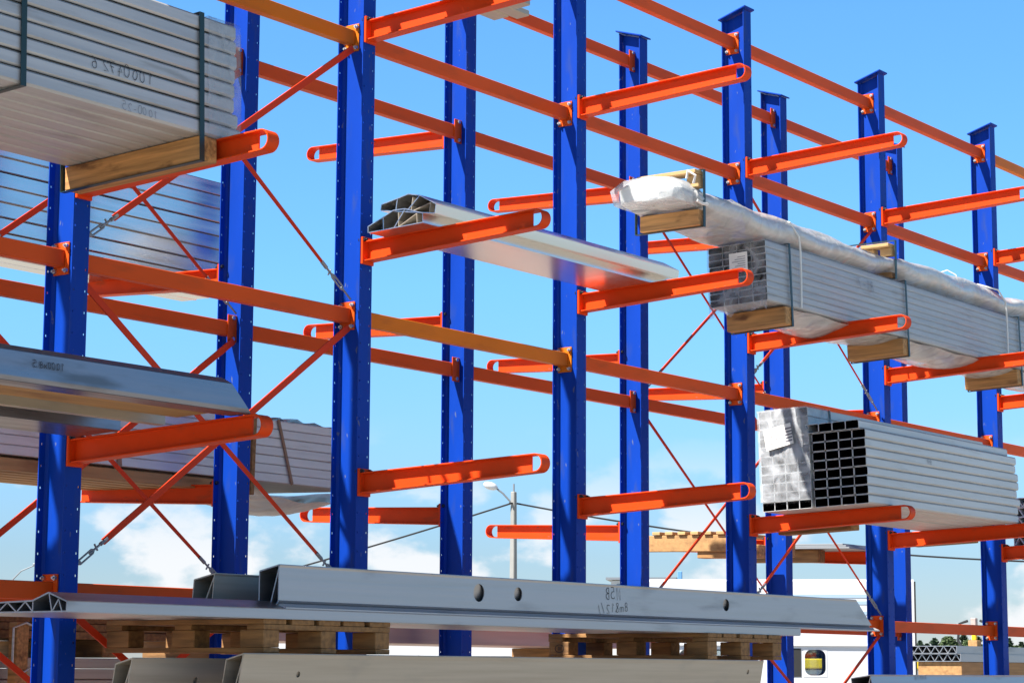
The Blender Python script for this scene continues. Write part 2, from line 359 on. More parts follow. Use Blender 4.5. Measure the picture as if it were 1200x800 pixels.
def make_arm(parent, sgn):
    """origin at the upright flange face, level of the arm's top edge; runs along sgn*y, rising to the tip"""
    L_ = 1.168; sl_ = .037; R = .046
    def zt(s): return sl_*s
    def zb(s): return -.108+sl_*s+.013*s
    web = MB(); s0, s1 = .016, 1.085
    P = lambda x, s, z: (x, sgn*s, z)
    web.hexa([P(-.004, s0, zb(s0)+.004), P(.004, s0, zb(s0)+.004), P(.004, s1, zb(s1)+.004), P(-.004, s1, zb(s1)+.004), P(-.004, s0, zt(s0)-.004), P(.004, s0, zt(s0)-.004), P(.004, s1, zt(s1)-.004), P(-.004, s1, zt(s1)-.004)])
    a = web.build('arm', ORANGE, parent)
    fl = MB(); path = []; sc = L_-R
    for i in range(9): s = s0+(sc-s0)*i/8; path.append((s, zt(s)))
    zc = (zt(sc)+zb(sc))/2; rr = (zt(sc)-zb(sc))/2
    for i in range(1, 12): t = math.pi/2-math.pi*i/12; path.append((sc+R*math.cos(t), zc+rr*math.sin(t)))
    for i in range(9): s = sc-(sc-s0)*i/8; path.append((s, zb(s)))
    k = len(path); w = .036; t = .007; vs = []
    for i, (s, z) in enumerate(path):
        a0, a1 = path[max(i-1, 0)], path[min(i+1, k-1)]; d = Vector((a1[0]-a0[0], a1[1]-a0[1])).normalized(); n = Vector((d.y, -d.x))
        si, zi = s+n.x*t, z+n.y*t
        vs += [P(-w, s, z), P(w, s, z), P(w, si, zi), P(-w, si, zi)]
    fs = [(i*4+j, i*4+(j+1) % 4, i*4+4+(j+1) % 4, i*4+4+j) for i in range(k-1) for j in range(4)]+[(0, 1, 2, 3), tuple((k-1)*4+j for j in (3, 2, 1, 0))]
    fl.add(vs, fs); fl.build('flange_strip', ORANGE, a, bevel=.0012)
    pl = MB(); y0, y1 = sorted((sgn*.0015, sgn*.0155)); pl.cbox(-.047, .047, y0, y1, -.122, .022, .002)
    pl.build('mounting_plate', ORANGE, a)
    for x in (-.034, .034):
        for z in (.008,):
            bo = MB(); hexbolt(bo, (x, sgn*.0157, z), (0, sgn, 0), .011, .011); bo.tube([(x, sgn*.026, z), (x, sgn*.036, z)], .006, 8)
            hexbolt(bo, (x, -sgn*.0085, z), (0, -sgn, 0), .011, .010); bo.tube([(x, -sgn*.009, z), (x, sgn*.02, z)], .004, 6); bo.build('bolt', BLACKST, a)
    return a
def make_beam(parent, y0, y1, py0, py1, cols, mtl, cleat=False):
    """tie beam of one bay, origin on the left web; end plates with bolts"""
    b = MB(); b.cbox(.013, 1.987, y0, y1, -.04, .04, .003); o = b.build('tie_beam', mtl, parent)
    if cleat:                                       # angle cleats bolted on the near side
        for x0, x1 in ((.006, .076), (1.924, 1.994)):
            q = MB().cbox(x0, x1, y0-.0075, y0-.001, -.075, .075, .0015).build('end_cleat', mtl, o)
            for z in (-.058, .058):
                bo = MB(); hexbolt(bo, ((x0+x1)/2, y0-.008, z), (0, -1, 0), .0115, .011); bo.build('bolt', ZINC, q)
        return o
    for x0, x1, face, d in ((.005, .0125, .0125, 1), (1.9875, 1.995, 1.9875, -1)):
        p = MB(); p.cbox(x0, x1, py0, py1, -.075, .075, .0015); q = p.build('end_plate', mtl, o)
        for y in cols:
            for z in (-.057, .057):
                bo = MB(); hexbolt(bo, (face, y, z), (d, 0, 0), .0115, .011); bo.tube([(face+d*.0112, y, z), (face+d*.022, y, z)], .006, 8); bo.build('bolt', ZINC, q)
    return o
def make_brace(parent, a, b, turn, w0, w1, y):
    """tension strap from a to b in the row plane; turn: turnbuckle at b's end"""
    a = Vector((a[0], y, a[1])); b = Vector((b[0], y, b[1])); d = (b-a).normalized(); Ln = (b-a).length
    e = b-d*.26 if turn else b
    o = MB().bar(a, e, w0, .008, (0, 1, 0), w1).build('cross_brace', REDOR, parent)
    if turn:
        t = MB(); s = Vector((0, 1, 0)).cross(d)
        t.tube([e-d*.03, e+d*.02], .010, 8); t.tube([e+d*.0-s*.0, e+d*.10], .006, 6)
        for k in (-1, 1): t.tube([e+d*.07+s*.003*k, e+d*.08+s*.010*k, e+d*.17+s*.010*k, e+d*.18+s*.003*k], .005, 6)
        t.tube([e+d*.165, b], .006, 6); t.tube([e+d*.05-s*.014, e+d*.05+s*.02], .005, 6)
        t.build('turnbuckle', GREYM, o)
    return o
XS = [2.0*i for i in range(0, 9)]
ARMZ_F = [5.03, 3.832, 2.614, 1.40, .22]; ARMZ_B = [4.985, 3.795, 2.60, 1.40, .22]
def make_rack(name, label, loc, sgn, armz, beam, brace_bays, XS=XS):
    root = thing(name, label, 'storage rack', loc)
    u0 = a0 = None; rb = random.Random(3)
    for i, x in enumerate(XS):
        if u0 is None: u0 = make_upright(root, sgn); u = u0
        else: u = copy_to(u0, root)
        u.location = (x, 0, 0)
        for z in armz:
            if a0 is None: a0 = make_arm(root, sgn); a = a0
            else: a = copy_to(a0, root)
            a.location = (x, sgn*.1205, z)
    y0, y1, p0, p1, cols = beam; proto = {}
    for i in range(len(XS)-1):
        for z in (ZT, Z2, Z3, Z4, Z5):
            k = 'amber' if (i, z) in AMB else 'orange'
            if k not in proto: proto[k] = make_beam(root, y0, y1, p0, p1, cols, AMBER if k == 'amber' and sgn < 0 else BEAMOR, sgn > 0); b = proto[k]
            else: b = copy_to(proto[k], root)
            b.location = (XS[i], 0, z)
            if k == 'amber' and sgn < 0: b['label'] = 'amber coloured tie beam'
    yb = y0-.012 if sgn < 0 else y0-.022
    for i, w in brace_bays:
        xa, xb = XS[i]+.035, XS[i+1]-.045
        for zu, zl in ((Z2, Z3), (Z3, Z4), (Z4, Z5)):
            make_brace(root, (xb, zu-.07), (xa+.02, zl+.08), True, w, w*.85, yb)
            make_brace(root, (xa, zu-.07), (xb, zl+.08), True, w, w*.42, yb-.014)
    return root
AMB = {(1, ZT), (1, Z2), (0, Z2), (2, Z3), (6, ZT)}
make_rack('cantilever_rack', 'front row of blue cantilever rack uprights with orange arms reaching towards the viewer', (0, 0, 0), -1, ARMZ_F,
          (-.031, .019, -.056, .044, (-.043, .031)), [(1, .036), (4, .022), (7, .022)])
make_rack('cantilever_rack', 'back row of blue cantilever rack uprights whose orange arms point away behind the front row', (0, .78, 0), 1, ARMZ_B,
          (.020, .068, .017, .077, (.036,)), [(1, .036), (4, .022)], XS[:7])
TF = -.037; TB = .028
#__LOADS__
def band(mb, x, y0, y1, z0, z1, w=.02, t=.0025, g=.003):
    """strap loop round a y/z rectangle at x"""
    a, b, c, d = y0-g, y1+g, z0-g, z1+g
    o = [(a-t, c-t), (b+t, c-t), (b+t, d+t), (a-t, d+t)]; i = [(a, c), (b, c), (b, d), (a, d)]
    mb.ringtube(o, i, x-w/2, x+w/2)
def film_sheet(name, parent, x0, x1, y0, y1, z0, z1, material, amp=.008, nx=60, seed=1, ends=True, bottom=0.):
    """closed wrinkled wrap round a box (front end open or closed)"""
    r = random.Random(seed); mb = MB(); ring = []
    per = [(y0, z0), (y0, z1), (y1, z1), (y1, z0)]; n = 10; pts = []
    for k in range(4):
        a, b = per[k], per[(k+1) % 4]
        for j in range(n): pts.append((a[0]+(b[0]-a[0])*j/n, a[1]+(b[1]-a[1])*j/n))
    cy, cz = (y0+y1)/2, (z0+z1)/2; K = len(pts); ph = [r.uniform(0, 6.28) for _ in range(8)]
    for i in range(nx+1):
        x = x0+(x1-x0)*i/nx
        for j, (y, z) in enumerate(pts):
            w = abs(math.sin(x*3+j*.9+ph[0])*math.sin(x*7.3-j*.5+ph[1]))*amp+r.uniform(0, amp*.35)+.006
            d = Vector((y-cy, z-cz)).normalized(); zz = z+d.y*w
            if z <= z0+1e-6: zz -= bottom*max(0, math.sin((y-y0)/(y1-y0)*math.pi))*(.6+.4*math.sin(x*2.1+ph[2]))
            mb.v.append((x, y+d.x*w, zz))
    mb.f += [[i*K+j, i*K+(j+1) % K, (i+1)*K+(j+1) % K, (i+1)*K+j] for i in range(nx) for j in range(K)]
    return mb.build(name, material, parent, smooth=True)
def film_end(name, parent, x, y0, y1, z0, z1, material, amp=.02, n=16, seed=2, drop=None):
    r = random.Random(seed); mb = MB(); ph = [r.uniform(0, 6.28) for _ in range(6)]
    for i in range(n+1):
        for j in range(n+1):
            u, v = i/n, j/n; e = min(1, 6*min(u, 1-u, v, 1-v))
            w = (.4+.6*abs(math.sin(u*5+v*3+ph[0])*math.sin(v*8-u*4+ph[1])))*amp*e+r.uniform(0, amp*.3)
            zz = z0+(z1-z0)*v
            if drop and j == 0: zz -= drop*abs(math.sin(u*9+ph[2]))*r.uniform(.3, 1)
            mb.v.append((x-.006-w, y0+(y1-y0)*u, zz))
    mb.f += [[i*(n+1)+j, (i+1)*(n+1)+j, (i+1)*(n+1)+j+1, i*(n+1)+j+1] for i in range(n) for j in range(n)]
    return mb.build(name, material, parent, smooth=True)
def layers(parent, name, x0, x1, width, nrow, ncol, h, mtl, seed, t=.003, c=.005, jx=.015, jy=.004, sgn=-1, gap=0):
    """layers of rectangular tubes, each layer one part; row 0 rests on z=0"""
    r = random.Random(seed); w = width/ncol
    for k in range(nrow):
        mb = MB(); dy = r.uniform(-jy, jy)
        for n in range(ncol):
            a = sgn*w*n; b = sgn*(w*(n+1)); y0, y1 = min(a, b)+.0006+dy, max(a, b)-.0006+dy
            mb.recttube(x0+r.uniform(-jx, jx)*.5, x1+r.uniform(-jx, jx), y0, y1, k*h+.0008+gap, (k+1)*h-.0008-gap, t, c)
        mb.build(name, mtl, parent, bore=BORE)
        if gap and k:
            b_ = MB(); b_.box(x0+.03, x1-.03, *sorted((sgn*.004, sgn*(width-.004))), k*h-gap*.9, k*h+gap*.9); b_.build('gap_shade_strip', GAP, parent)  # added dark slab, stands in for the shadow line between two layers

# ---- 1: big strapped tube bundle, top left, on the front arms
T = thing('tube_bundle', 'large steel-strapped bundle of grey ribbed tubes with marker numbers on its side, upper left', 'tube bundle', (0, -.145, 3.834), (TF, 0, 0))
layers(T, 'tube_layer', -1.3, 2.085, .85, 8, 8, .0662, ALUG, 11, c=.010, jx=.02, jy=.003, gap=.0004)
for x in (-.35, .865, 1.86):
    b = MB(); band(b, x, -.85, 0, -.112 if x > 1 or x < 0 else 0, .53, .028, .003, .006); b.build('steel_strap', STRAP, T)
for x in (-.41, 1.915):
    b = MB(); b.cbox(x-.05, x+.045, -.85, 0, -.112, -.003, .004); b.build('bearer_block', WOOD, T)
writing('1000472 6', (1.57, -.851, .150), (-1, 0, 0), (0, 0, 1), .05, parent=T, w=.055)
writing('1000-25', (1.60, -.851, .010), (-1, 0, 0), (0, 0, 1), .036, parent=T, material=INKF, w=.06)
film_end('film_shred', T, 2.09, -.852, -.60, .0, .50, FILM, .0, 10, 5).location = (.028, 0, 0)
film_sheet('film_wrap', T, 1.9, 2.10, -.85, 0, 0, .53, FILM, .006, 14, 21)

# ---- 2: bundle on the back arms behind it
T = thing('tube_bundle', 'shiny bundle of flat aluminium tubes behind the first blue upright, on the back arms', 'tube bundle', (0, 1.50, 3.812), (TB, 0, 0))
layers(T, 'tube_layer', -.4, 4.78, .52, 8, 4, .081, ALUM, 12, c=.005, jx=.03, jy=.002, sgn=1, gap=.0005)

# ---- 3: wide profile with wooden batten, left middle
T = thing('wide_profile', 'wide aluminium profile with a sloped cut end on a left arm, wooden batten underneath', 'metal profile', (0, -.14, 2.617), (TF, 0, 0))
sl = lambda y, z: (0, -.95*max(0, z-.0)-.55*max(0, z-.105))
MB().prism([(-1.07, .002), (-1.075, .02), (-1.075, .118), (-1.055, .14), (-.96, .14), (-.955, .004)], -2.6, 1.985, sl).build('edge_beam', ALUS, T, bevel=.002)
MB().prism([(-.954, .075), (-.954, .095), (-.05, .095), (-.05, .075)], -2.6, 1.93).build('web_plate', ALUD, T)
MB().prism([(-.60, .0), (-.60, .074), (-.56, .074), (-.56, .0)], -2.6, 1.95).build('rib', ALUD, T)
MB().prism([(-.33, .0), (-.33, .074), (-.05, .074), (-.05, .0)], -2.6, 1.95).build('rear_beam', ALUS, T, bevel=.002)
MB().cbox(-2.6, 1.92, -.93, -.70, .018, .07, .004).build('wooden_batten', WOODX, T)
writing('1000x8.5', (.935, -1.077, .065), (-1, 0, 0), (0, 0, 1), .026, parent=T, w=.1)

# ---- 4: strapped stack on the back arms, on boards, film hanging
T = thing('panel_stack', 'brown-strapped stack of flat grey panels on wooden boards with plastic hanging below', 'panel stack', (0, 1.06, 2.60), (TB, 0, 0))
r4 = random.Random(5)
for k in range(7):
    MB().cbox(.2+r4.uniform(-.03, .03), 5.38+r4.uniform(-.01, .03), r4.uniform(0, .004), .84, .064+k*.051, .064+(k+1)*.051-.0015, .004).build('panel', ALUW, T)
for k in range(6):
    MB().cbox(.3, 4.6 if k % 2 else 4.42, .02+k*.15, .13+k*.15, -.012+.0, .05, .003).build('board', WOODX, T)
for x in (1.5, 3.0, 4.25): MB().cbox(x, x+.09, .0, .9, .0505, .0635, .002).build('bearer', WOODD, T)
MB().cbox(4.40, 4.43, -.018, -.002, -.02, .44, .002).build('corner_batten', WOODD, T)
b = MB(); b.bar((4.62, -.006, .425), (4.76, -.006, .06), .02, .004); b.build('strap', STRAPB, T)
b = MB(); b.bar((3.35, -.006, .425), (3.40, -.006, .06), .03, .004); b.build('strap', STRAPB, T)
mb = MB(); nx, ny = 24, 10
for i in range(nx+1):
    for j in range(ny+1):
        u, v = i/nx, j/ny
        mb.v.append((4.35+u*1.1, .02+v*.8, .055-.16*math.sin(math.pi*min(1, u*1.02))**.8*max(0, math.sin(math.pi*(.12+.88*v)))**.6+.006*math.sin(u*23+v*9)))
mb.f += [[i*(ny+1)+j, (i+1)*(ny+1)+j, (i+1)*(ny+1)+j+1, i*(ny+1)+j+1] for i in range(nx) for j in range(ny)]
mb.build('hanging_film', FILMH, T, smooth=True)
mb = MB(); rr = random.Random(4)
for i in range(17):
    for j in range(5): mb.v.append((4.45+i*.05, .1+j*.12, .424+abs(math.sin(i*.9+j))*.03*math.sin(math.pi*i/16)+rr.uniform(0, .012)))
mb.f += [[i*5+j, (i+1)*5+j, (i+1)*5+j+1, i*5+j+1] for i in range(16) for j in range(4)]
mb.build('crumpled_film', FILMH, T)

# ---- 5: two roof-shaped planks across the second and third arm
PL = [(0, .002), (0, .034), (-.10, .068), (-.17, .094), (-.245, .090), (-.36, .050), (-.36, .002)]
PI_ = [(-.10, .002), (-.17, .002), (-.245, .002), (-.285, .076), (-.285, .002)]
def plank_cells(x0, x1):
    p = PL+PI_; sg = [(i, i+1) for i in range(6)]+[(6, 0), (7, 2), (8, 4), (4, 10), (10, 5)]
    return MB().cells(p, sg, x0, x1, .005)
for lab, y, z, rot, x0, x1 in (('lower of two roof-shaped aluminium planks lying across two front arms', -.275, 3.837, TF, 3.83, 6.20),
                              ('upper of two roof-shaped aluminium planks, shifted outwards on top of the other', -.352, 3.945, .155, 3.835, 6.15)):
    T = thing('aluminium_plank', lab, 'metal profile', (0, y, z), (rot, 0, 0)); plank_cells(x0, x1).build('hollow_profile', ALU2, T)
    e = MB().cells([(-.20, .08), (-.20, .004), (-.32, .055), (-.32, .004)], [(0, 1), (1, 2), (2, 3)], x0+.004, x1-.004, .003).build('inner_web', ALUD, T)

# ---- top: plank end peeping in over the second arm
T = thing('aluminium_plank', 'weathered grey plank whose end peeps in at the top edge over an arm tip', 'metal profile', (0, -.62, 5.058), (TF, 0, 0))
for k, (y, w, e) in enumerate(((0, .10, 4.44), (-.108, .085, 4.50), (-.20, .10, 4.36))):
    MB().recttube(1.2, e, y-w, y, .002, .034, .003, .004).build('slat', ALUD, T)

# ---- 6: film-wrapped tube bundle right, with paper label, blocks, straps
T = thing('tube_bundle', 'film-wrapped bundle of thin flat tubes with paper label, under the long wrapped parcel', 'tube bundle', (0, -.462, 3.842), (TF, 0, 0))
layers(T, 'tube_layer', 6.92, 13.2, .41, 9, 4, .042, ALUG, 16, t=.0025, c=.006, jx=.006, jy=.0012)
film_sheet('film_wrap', T, 6.91, 13.2, -.41, 0, 0, .378, FILMS, .0012, 110, 8, bottom=.0)
film_end('film_end', T, 6.915, -.41, 0, -.03, .378, FILM, .012, 16, 3, drop=.05)
mb = MB(); nx, ny = 60, 8
for i in range(nx+1):
    for j in range(ny+1):
        u, v = i/nx, j/ny; x = 7.2+u*5.9
        mb.v.append((x, -.40+v*.42, -.012-.075*math.sin(math.pi*v)**.7*abs(math.sin((x-7.0)*math.pi/1.65))**.5*(.5+.5*v)+.006*math.sin(x*11+v*7)))
mb.f += [[i*(ny+1)+j, (i+1)*(ny+1)+j, (i+1)*(ny+1)+j+1, i*(ny+1)+j+1] for i in range(nx) for j in range(ny)]
mb.build('sagging_film', FILMW, T, smooth=True)
for x in (7.11, 8.72, 10.6):
    MB().cbox(x, x+.10, -.423, .0, -.125, -.012, .004).build('bearer_block', WOOD, T)
for x in (7.19, 8.80, 10.68):
    b = MB(); band(b, x, -.424, .006, -.126, .388, .022, .003, .003); b.build('steel_strap', STRAP, T)
b = MB(); b.add([(6.885, -.30, .20), (6.885, -.17, .20), (6.885, -.17, .315), (6.885, -.30, .315), (6.884, -.30, .20), (6.884, -.17, .20), (6.884, -.17, .315), (6.884, -.30, .315)], [(0, 1, 2, 3), (4, 7, 6, 5), (0, 4, 5, 1), (1, 5, 6, 2), (2, 6, 7, 3), (3, 7, 4, 0)])
lb = b.build('paper_label', PAPER, T)
b = MB()
for k in range(6): b.box(6.8832, 6.8836, -.285, -.19-.02*(k % 3), .215+k*.014, .219+k*.014)
b.build('print_lines', INKF, lb)
writing('81-7', (8.32, -.424, .25), (-1, 0, 0), (0, 0, 1), .07, parent=T, material=INKF, w=.1)

# ---- 7: long wrapped parcel lying on it, clamped by wooden blocks
T = thing('wrapped_parcel', 'long sagging parcel in milky plastic with a white paper end, clamped between pine blocks', 'wrapped parcel', (0, 0, 0))
def pz(x):       # underside height along x
    k = [(5.7, 4.31), (6.05, 4.30), (6.5, 4.255), (7.0, 4.245), (7.8, 4.25), (8.3, 4.25), (8.65, 4.285), (9.0, 4.265), (9.6, 4.255), (10.3, 4.262), (11, 4.28), (11.7, 4.26), (13.3, 4.28)]
    for (a, b), (c, d) in zip(k, k[1:]):
        if a <= x <= c: u = (x-a)/(c-a); u = u*u*(3-2*u); return b+(d-b)*u
    return k[-1][1] if x > 6 else k[0][1]
mb = MB(); n = 28; nx = 230; r7 = random.Random(9)
for i in range(nx+1):
    x = 6.08+(13.3-6.08)*i/nx; pinch = sum(math.exp(-((x-c)/.16)**2) for c in (6.12, 8.62, 10.62)); hb = .165-.045*min(1, pinch); wd = .225-.004*math.sin(x*3.1)
    for j in range(n):
        a = 2*math.pi*j/n; c_, s_ = math.cos(a), math.sin(a); p = 2.9
        cy = math.copysign(abs(c_)**(2/p), c_); cz = math.copysign(abs(s_)**(2/p), s_)
        wr = .009*math.sin(x*2.3+a*2)+.006*math.sin(x*9.1-a*3)+.007*math.sin(5*a+x*1.3)*math.sin(x*1.7)
        wr += .012*abs(math.sin(a*2.2+x*.9))*max(0, math.sin(x*1.1))+r7.uniform(-.0012, .0012)
        mb.v.append((x, -.645+cy*(wd+wr), pz(x)+hb/2+cz*(hb/2+wr)))
mb.f += [[i*n+j, i*n+(j+1) % n, (i+1)*n+(j+1) % n, (i+1)*n+j] for i in range(nx) for j in range(n)]
mb.f += [list(range(n-1, -1, -1)), [nx*n+j for j in range(n)]]
mb.build('film_wrap', FILMW, T, smooth=True)
mb = MB(); rr = random.Random(12)     # the folded paper end, under torn film
sec = [(-.42, .012), (-.40, .10), (-.50, .155), (-.66, .165), (-.80, .145), (-.865, .075), (-.855, .0), (-.64, -.004)]
def ring(x, sc, dz, tw=0): return [(x+.17+rr.uniform(-.008, .008), -.645+(y+.645)*sc+tw, 4.31+dz+(z-.08)*sc+.08+rr.uniform(-.004, .004)) for y, z in sec]
rings = [ring(6.02, 1.0, 0), ring(5.90, .99, .0), ring(5.80, .95, .008), ring(5.755, .80, .006)]
for q in rings: mb.v += q
k = len(sec); mb.f += [[i*k+j, i*k+(j+1) % k, (i+1)*k+(j+1) % k, (i+1)*k+j] for i in range(3) for j in range(k)]+[[3*k+j for j in range(k)]]
mb.build('paper_end', PAPER, T)
mb = MB(); rings = [ring(6.04, 1.03, -.002), ring(5.90, 1.04, -.004), ring(5.77, 1.03, -.002), ring(5.70, .93, -.01), ring(5.665, .62, -.02)]
for q in rings: mb.v += q
mb.f += [[i*k+j, i*k+(j+1) % k, (i+1)*k+(j+1) % k, (i+1)*k+j] for i in range(4) for j in range(k)]
mb.build('torn_film', FILMM, T, smooth=True)
b = MB(); b.tube([(6.06, -.875, 4.43), (6.04, -.90, 4.47), (6.02, -.86, 4.50), (6.04, -.84, 4.46)], .008, 6); b.tube([(6.08, -.885, 4.33), (6.12, -.90, 4.315), (6.19, -.89, 4.325)], .010, 6); b.build('film_tail', PAPER, T)
for x, tops in ((6.12, True), (8.60, False)):
    bl = MB(); zb = 4.192 if x < 7 else 4.245; bl.cbox(x, x+.07, -.87, -.46, zb, pz(x+.06)-.002, .004); bl.build('clamp_block', WOOD if x < 7 else WOODD, T)
    zt = pz(x+.06)+(.132 if tops else .112)
    for y in ((-.87, -.54) if tops else (-.87, -.74)): MB().cbox(x+.005, x+.075, y, y+.085, zt, zt+(.075 if tops else .055), .004).build('clamp_block', WOODP, T)
    MB().cbox(x-.035, x+.07, -.87, -.46 if tops else -.66, zt+(.0765 if tops else .0565), zt+(.1 if tops else .08), .003).build('clamp_board', WOODP, T)
    s_ = MB(); s_.ringtube([(-.887, zb-.006), (-.405, zb-.006), (-.405, zt+.108), (-.887, zt+.108)], [(-.883, zb-.002), (-.409, zb-.002), (-.409, zt+.104), (-.883, zt+.104)], x+.03, x+.055); s_.build('steel_strap', STRAP, T)
for x in (7.32, 10.45):
    t = MB(); z0 = pz(x); dx = .03
    t.tube([(x, -.885, 3.86), (x, -.886, 4.05), (x-.005, -.886, 4.22), (x-.03, -.89, z0+.06), (x-.09, -.86, z0+.145), (x-.17, -.74, z0+.185), (x-.23, -.62, z0+.19)], .0065, 6)
    t.tube([(x-.23, -.62, z0+.18), (x-.25, -.60, z0+.26), (x-.29, -.55, z0+.295), (x-.34, -.50, z0+.27), (x-.36, -.47, z0+.17)], .005, 6)
    t.build('white_band', WHITEP, T)

# ---- 8: lower right - film-ended bundle and the loose open tubes beside it
T = thing('tube_bundle', 'tube bundle with crinkled plastic and a paper sheet over its end, beside bare tubes', 'tube bundle', (0, -.372, 2.624), (TF, 0, 0))
layers(T, 'tube_layer', 7.70, 10.35, .362, 11, 4, .0592, ALUW, 17, t=.003, c=.004, jx=.006, jy=.0015)
film_sheet('film_wrap', T, 7.69, 8.0, -.362, 0, .058, .651, FILM, .004, 16, 31)
film_end('crinkled_film', T, 7.694, -.368, .004, .06, .655, FILMM, .022, 22, 6, drop=.0)
b = MB(); b.hexa([(7.652, -.275, .42), (7.654, -.275, .42), (7.654, -.075, .385), (7.652, -.075, .385), (7.652, -.255, .555), (7.654, -.255, .555), (7.654, -.055, .52), (7.652, -.055, .52)])
lb = b.build('paper_label', PAPER, T); b = MB()
for k in range(5): b.hexa([(7.6508, -.268, .438+k*.02), (7.6512, -.268, .438+k*.02), (7.6512, -.215-.01*(k % 2), .430+k*.02), (7.6508, -.215-.01*(k % 2), .430+k*.02), (7.6508, -.268, .449+k*.02), (7.6512, -.268, .449+k*.02), (7.6512, -.215, .441+k*.02), (7.6508, -.215, .441+k*.02)])
for k in range(4): b.hexa([(7.6508, -.19, .44+k*.023), (7.6512, -.19, .44+k*.023), (7.6512, -.09, .423+k*.023), (7.6508, -.09, .423+k*.023), (7.6508, -.19, .443+k*.023), (7.6512, -.19, .443+k*.023), (7.6512, -.09, .426+k*.023), (7.6508, -.09, .426+k*.023)])
b.build('print_lines', INKF, lb)
b = MB(); b.box(7.98, 8.0, -.366, -.363, .06, .652); b.build('steel_strap', STRAP, T)
MB().cbox(8.10, 8.22, -.42, .12, -.118, -.012, .004).build('bearer_block', WOODD, T)
MB().cbox(10.06, 10.18, -.36, .12, -.10, -.006, .004).build('bearer_block', WOODD, T)
rowname = ['bottom', 'second', 'third', 'fourth', 'fifth', 'sixth', 'seventh', 'eighth', 'topmost']
colname = ['touching the wrapped bundle', 'second from the wrapped bundle', 'third from the wrapped bundle', 'outermost of the four']
r8 = random.Random(21); w = .383/4
for k in range(9):
    xe = 10.0+r8.uniform(-.02, .03)-(.05 if k == 8 else 0); xs = 7.70+r8.uniform(-.006, .006)-(.02 if k == 8 else 0)
    for n in range(4):
        dy = .035 if k == 8 else 0
        o = MB().recttube(xs+r8.uniform(-.004, .004), xe+r8.uniform(-.008, .008), -w*(n+1)+.0006+dy, -w*n-.0006+dy, k*.0592+.0012, (k+1)*.0592-.0012, .0032, .009).build('aluminium_tube', ALUW, bore=BORE)
        o.location = (0, -.752, 2.6385); o.rotation_euler = (TF, 0, 0)
        tag(o, 'bare open tube in the %s row%s, %s' % (rowname[k], '' if k in (0, 8) else ' from the bottom', colname[n]), 'metal tube', 'loose open tubes stacked on the lower right arms')
o = [q for q in COL.objects if q.name.startswith('aluminium_tube')][5*4+3]
writing('84P', (8.62, -.3845, .315), (-1, 0, 0), (0, 0, 1), .03, parent=o, material=INKF, w=.1, jit=.02)

# ---- 9: front bottom: tall hollow profiles, pallets, plank
def tall_profile(T, x0, x1, w, h, lean, mtl, holes=(), slant=.0, es=0):
    """hollow leaning box beam: near face with round holes, inner diagonal webs"""
    p = [(-w, 0), (-w+.012, h*.02), (-w+lean*.4, h*.93), (-w+lean*.5, h), (-.02+lean, h*.985), (lean, h*.90), (-.01, .0)]
    pts = [(-w+.02, .004), (-w, .03), (-w+lean, h), (lean, h-.025), (0, .004), (-w*.55, .004)]
    sg = [(0, 1), (2, 3), (3, 4), (4, 5), (5, 0), (2, 5)]
    s_ = lambda y, z: (0, es*(1-z/h))
    o = MB().cells(pts, sg, x0, x1, .006, s_).build('profile_walls', mtl, T)
    # the near face as its own plate so that the holes are real openings
    from mathutils.geometry import tessellate_polygon
    mb = MB(); y0, z0, y1, z1 = pts[1][0], pts[1][1], pts[2][0], pts[2][1]
    F = lambda x, v, d: (x+(es*(1-v) if x >= x1-1e-6 else 0), y0+(y1-y0)*v+d, z0+(z1-z0)*v)
    xs_ = sorted(holes); cuts = [x0]+[c for h_ in xs_ for c in (h_[0]-.08, h_[0]+.08)]+[x1]
    for a, b in zip(cuts[::2], cuts[1::2]):
        mb.add([F(a, 0, 0), F(b, 0, 0), F(b, 1, 0), F(a, 1, 0), F(a, 0, .005), F(b, 0, .005), F(b, 1, .005), F(a, 1, .005)], [(0, 1, 2, 3), (4, 7, 6, 5), (0, 4, 5, 1), (2, 6, 7, 3), (0, 3, 7, 4), (1, 5, 6, 2)])
    for hx, hv, hr in xs_:
        m_ = 7; n = 4*m_; H = z1-z0; vs = []; fs = []
        sq = [(1-2*i/m_, 1) for i in range(m_)]+[(-1, 1-2*i/m_) for i in range(m_)]+[(-1+2*i/m_, -1) for i in range(m_)]+[(1, -1+2*i/m_) for i in range(m_)]
        for d in (0, .005):
            for a, b in sq: q = math.hypot(a, b); vs.append(F(hx+hr*a/q, hv+hr*b/q/H, d))
            for a, b in sq: vs.append(F(hx+.08*a, (1 if b >= 1 else 0 if b <= -1 else hv+b*(1-hv if b > 0 else hv)), d))
        for i in range(n):
            j = (i+1) % n
            fs += [(i, j, n+j, n+i), (2*n+i, 3*n+i, 3*n+j, 2*n+j), (i, 2*n+i, 2*n+j, j)]
        mb.add(vs, fs)
    f = mb.build('pierced_face', mtl, T)
    return f
T = thing('hollow_profile', 'long grey hollow profile with three round holes and marker writing, standing on the lower plank', 'metal profile', (0, -.95, 1.868))
fc = tall_profile(T, 2.335, 7.64, .115, .182, .0, ALU, [(3.76, .50, .043), (4.08, .52, .034), (6.07, .52, .034)], es=.20)
MB().prism([(-.1165, .016), (-.150, .000), (-.150, -.006), (-.02, -.006), (-.02, .0)], 2.345, 7.88, lambda y, z: (0, -.5*max(0, z))).build('base_flange', ALUG, T)
writing('N5B', (4.99, -.115, .108), (-1, 0, -.02), (0, 0, 1), .062, parent=T, material=INK, w=.055, jit=.08)
writing('8m&12//', (5.06, -.115, .052), (-1, 0, -.08), (0, 0, 1), .05, parent=T, material=INK, w=.055, jit=.08)
T = thing('hollow_profile', 'short-looking grey hollow profile with one small hole, behind the long pierced profile', 'metal profile', (0, -.62, 1.868))
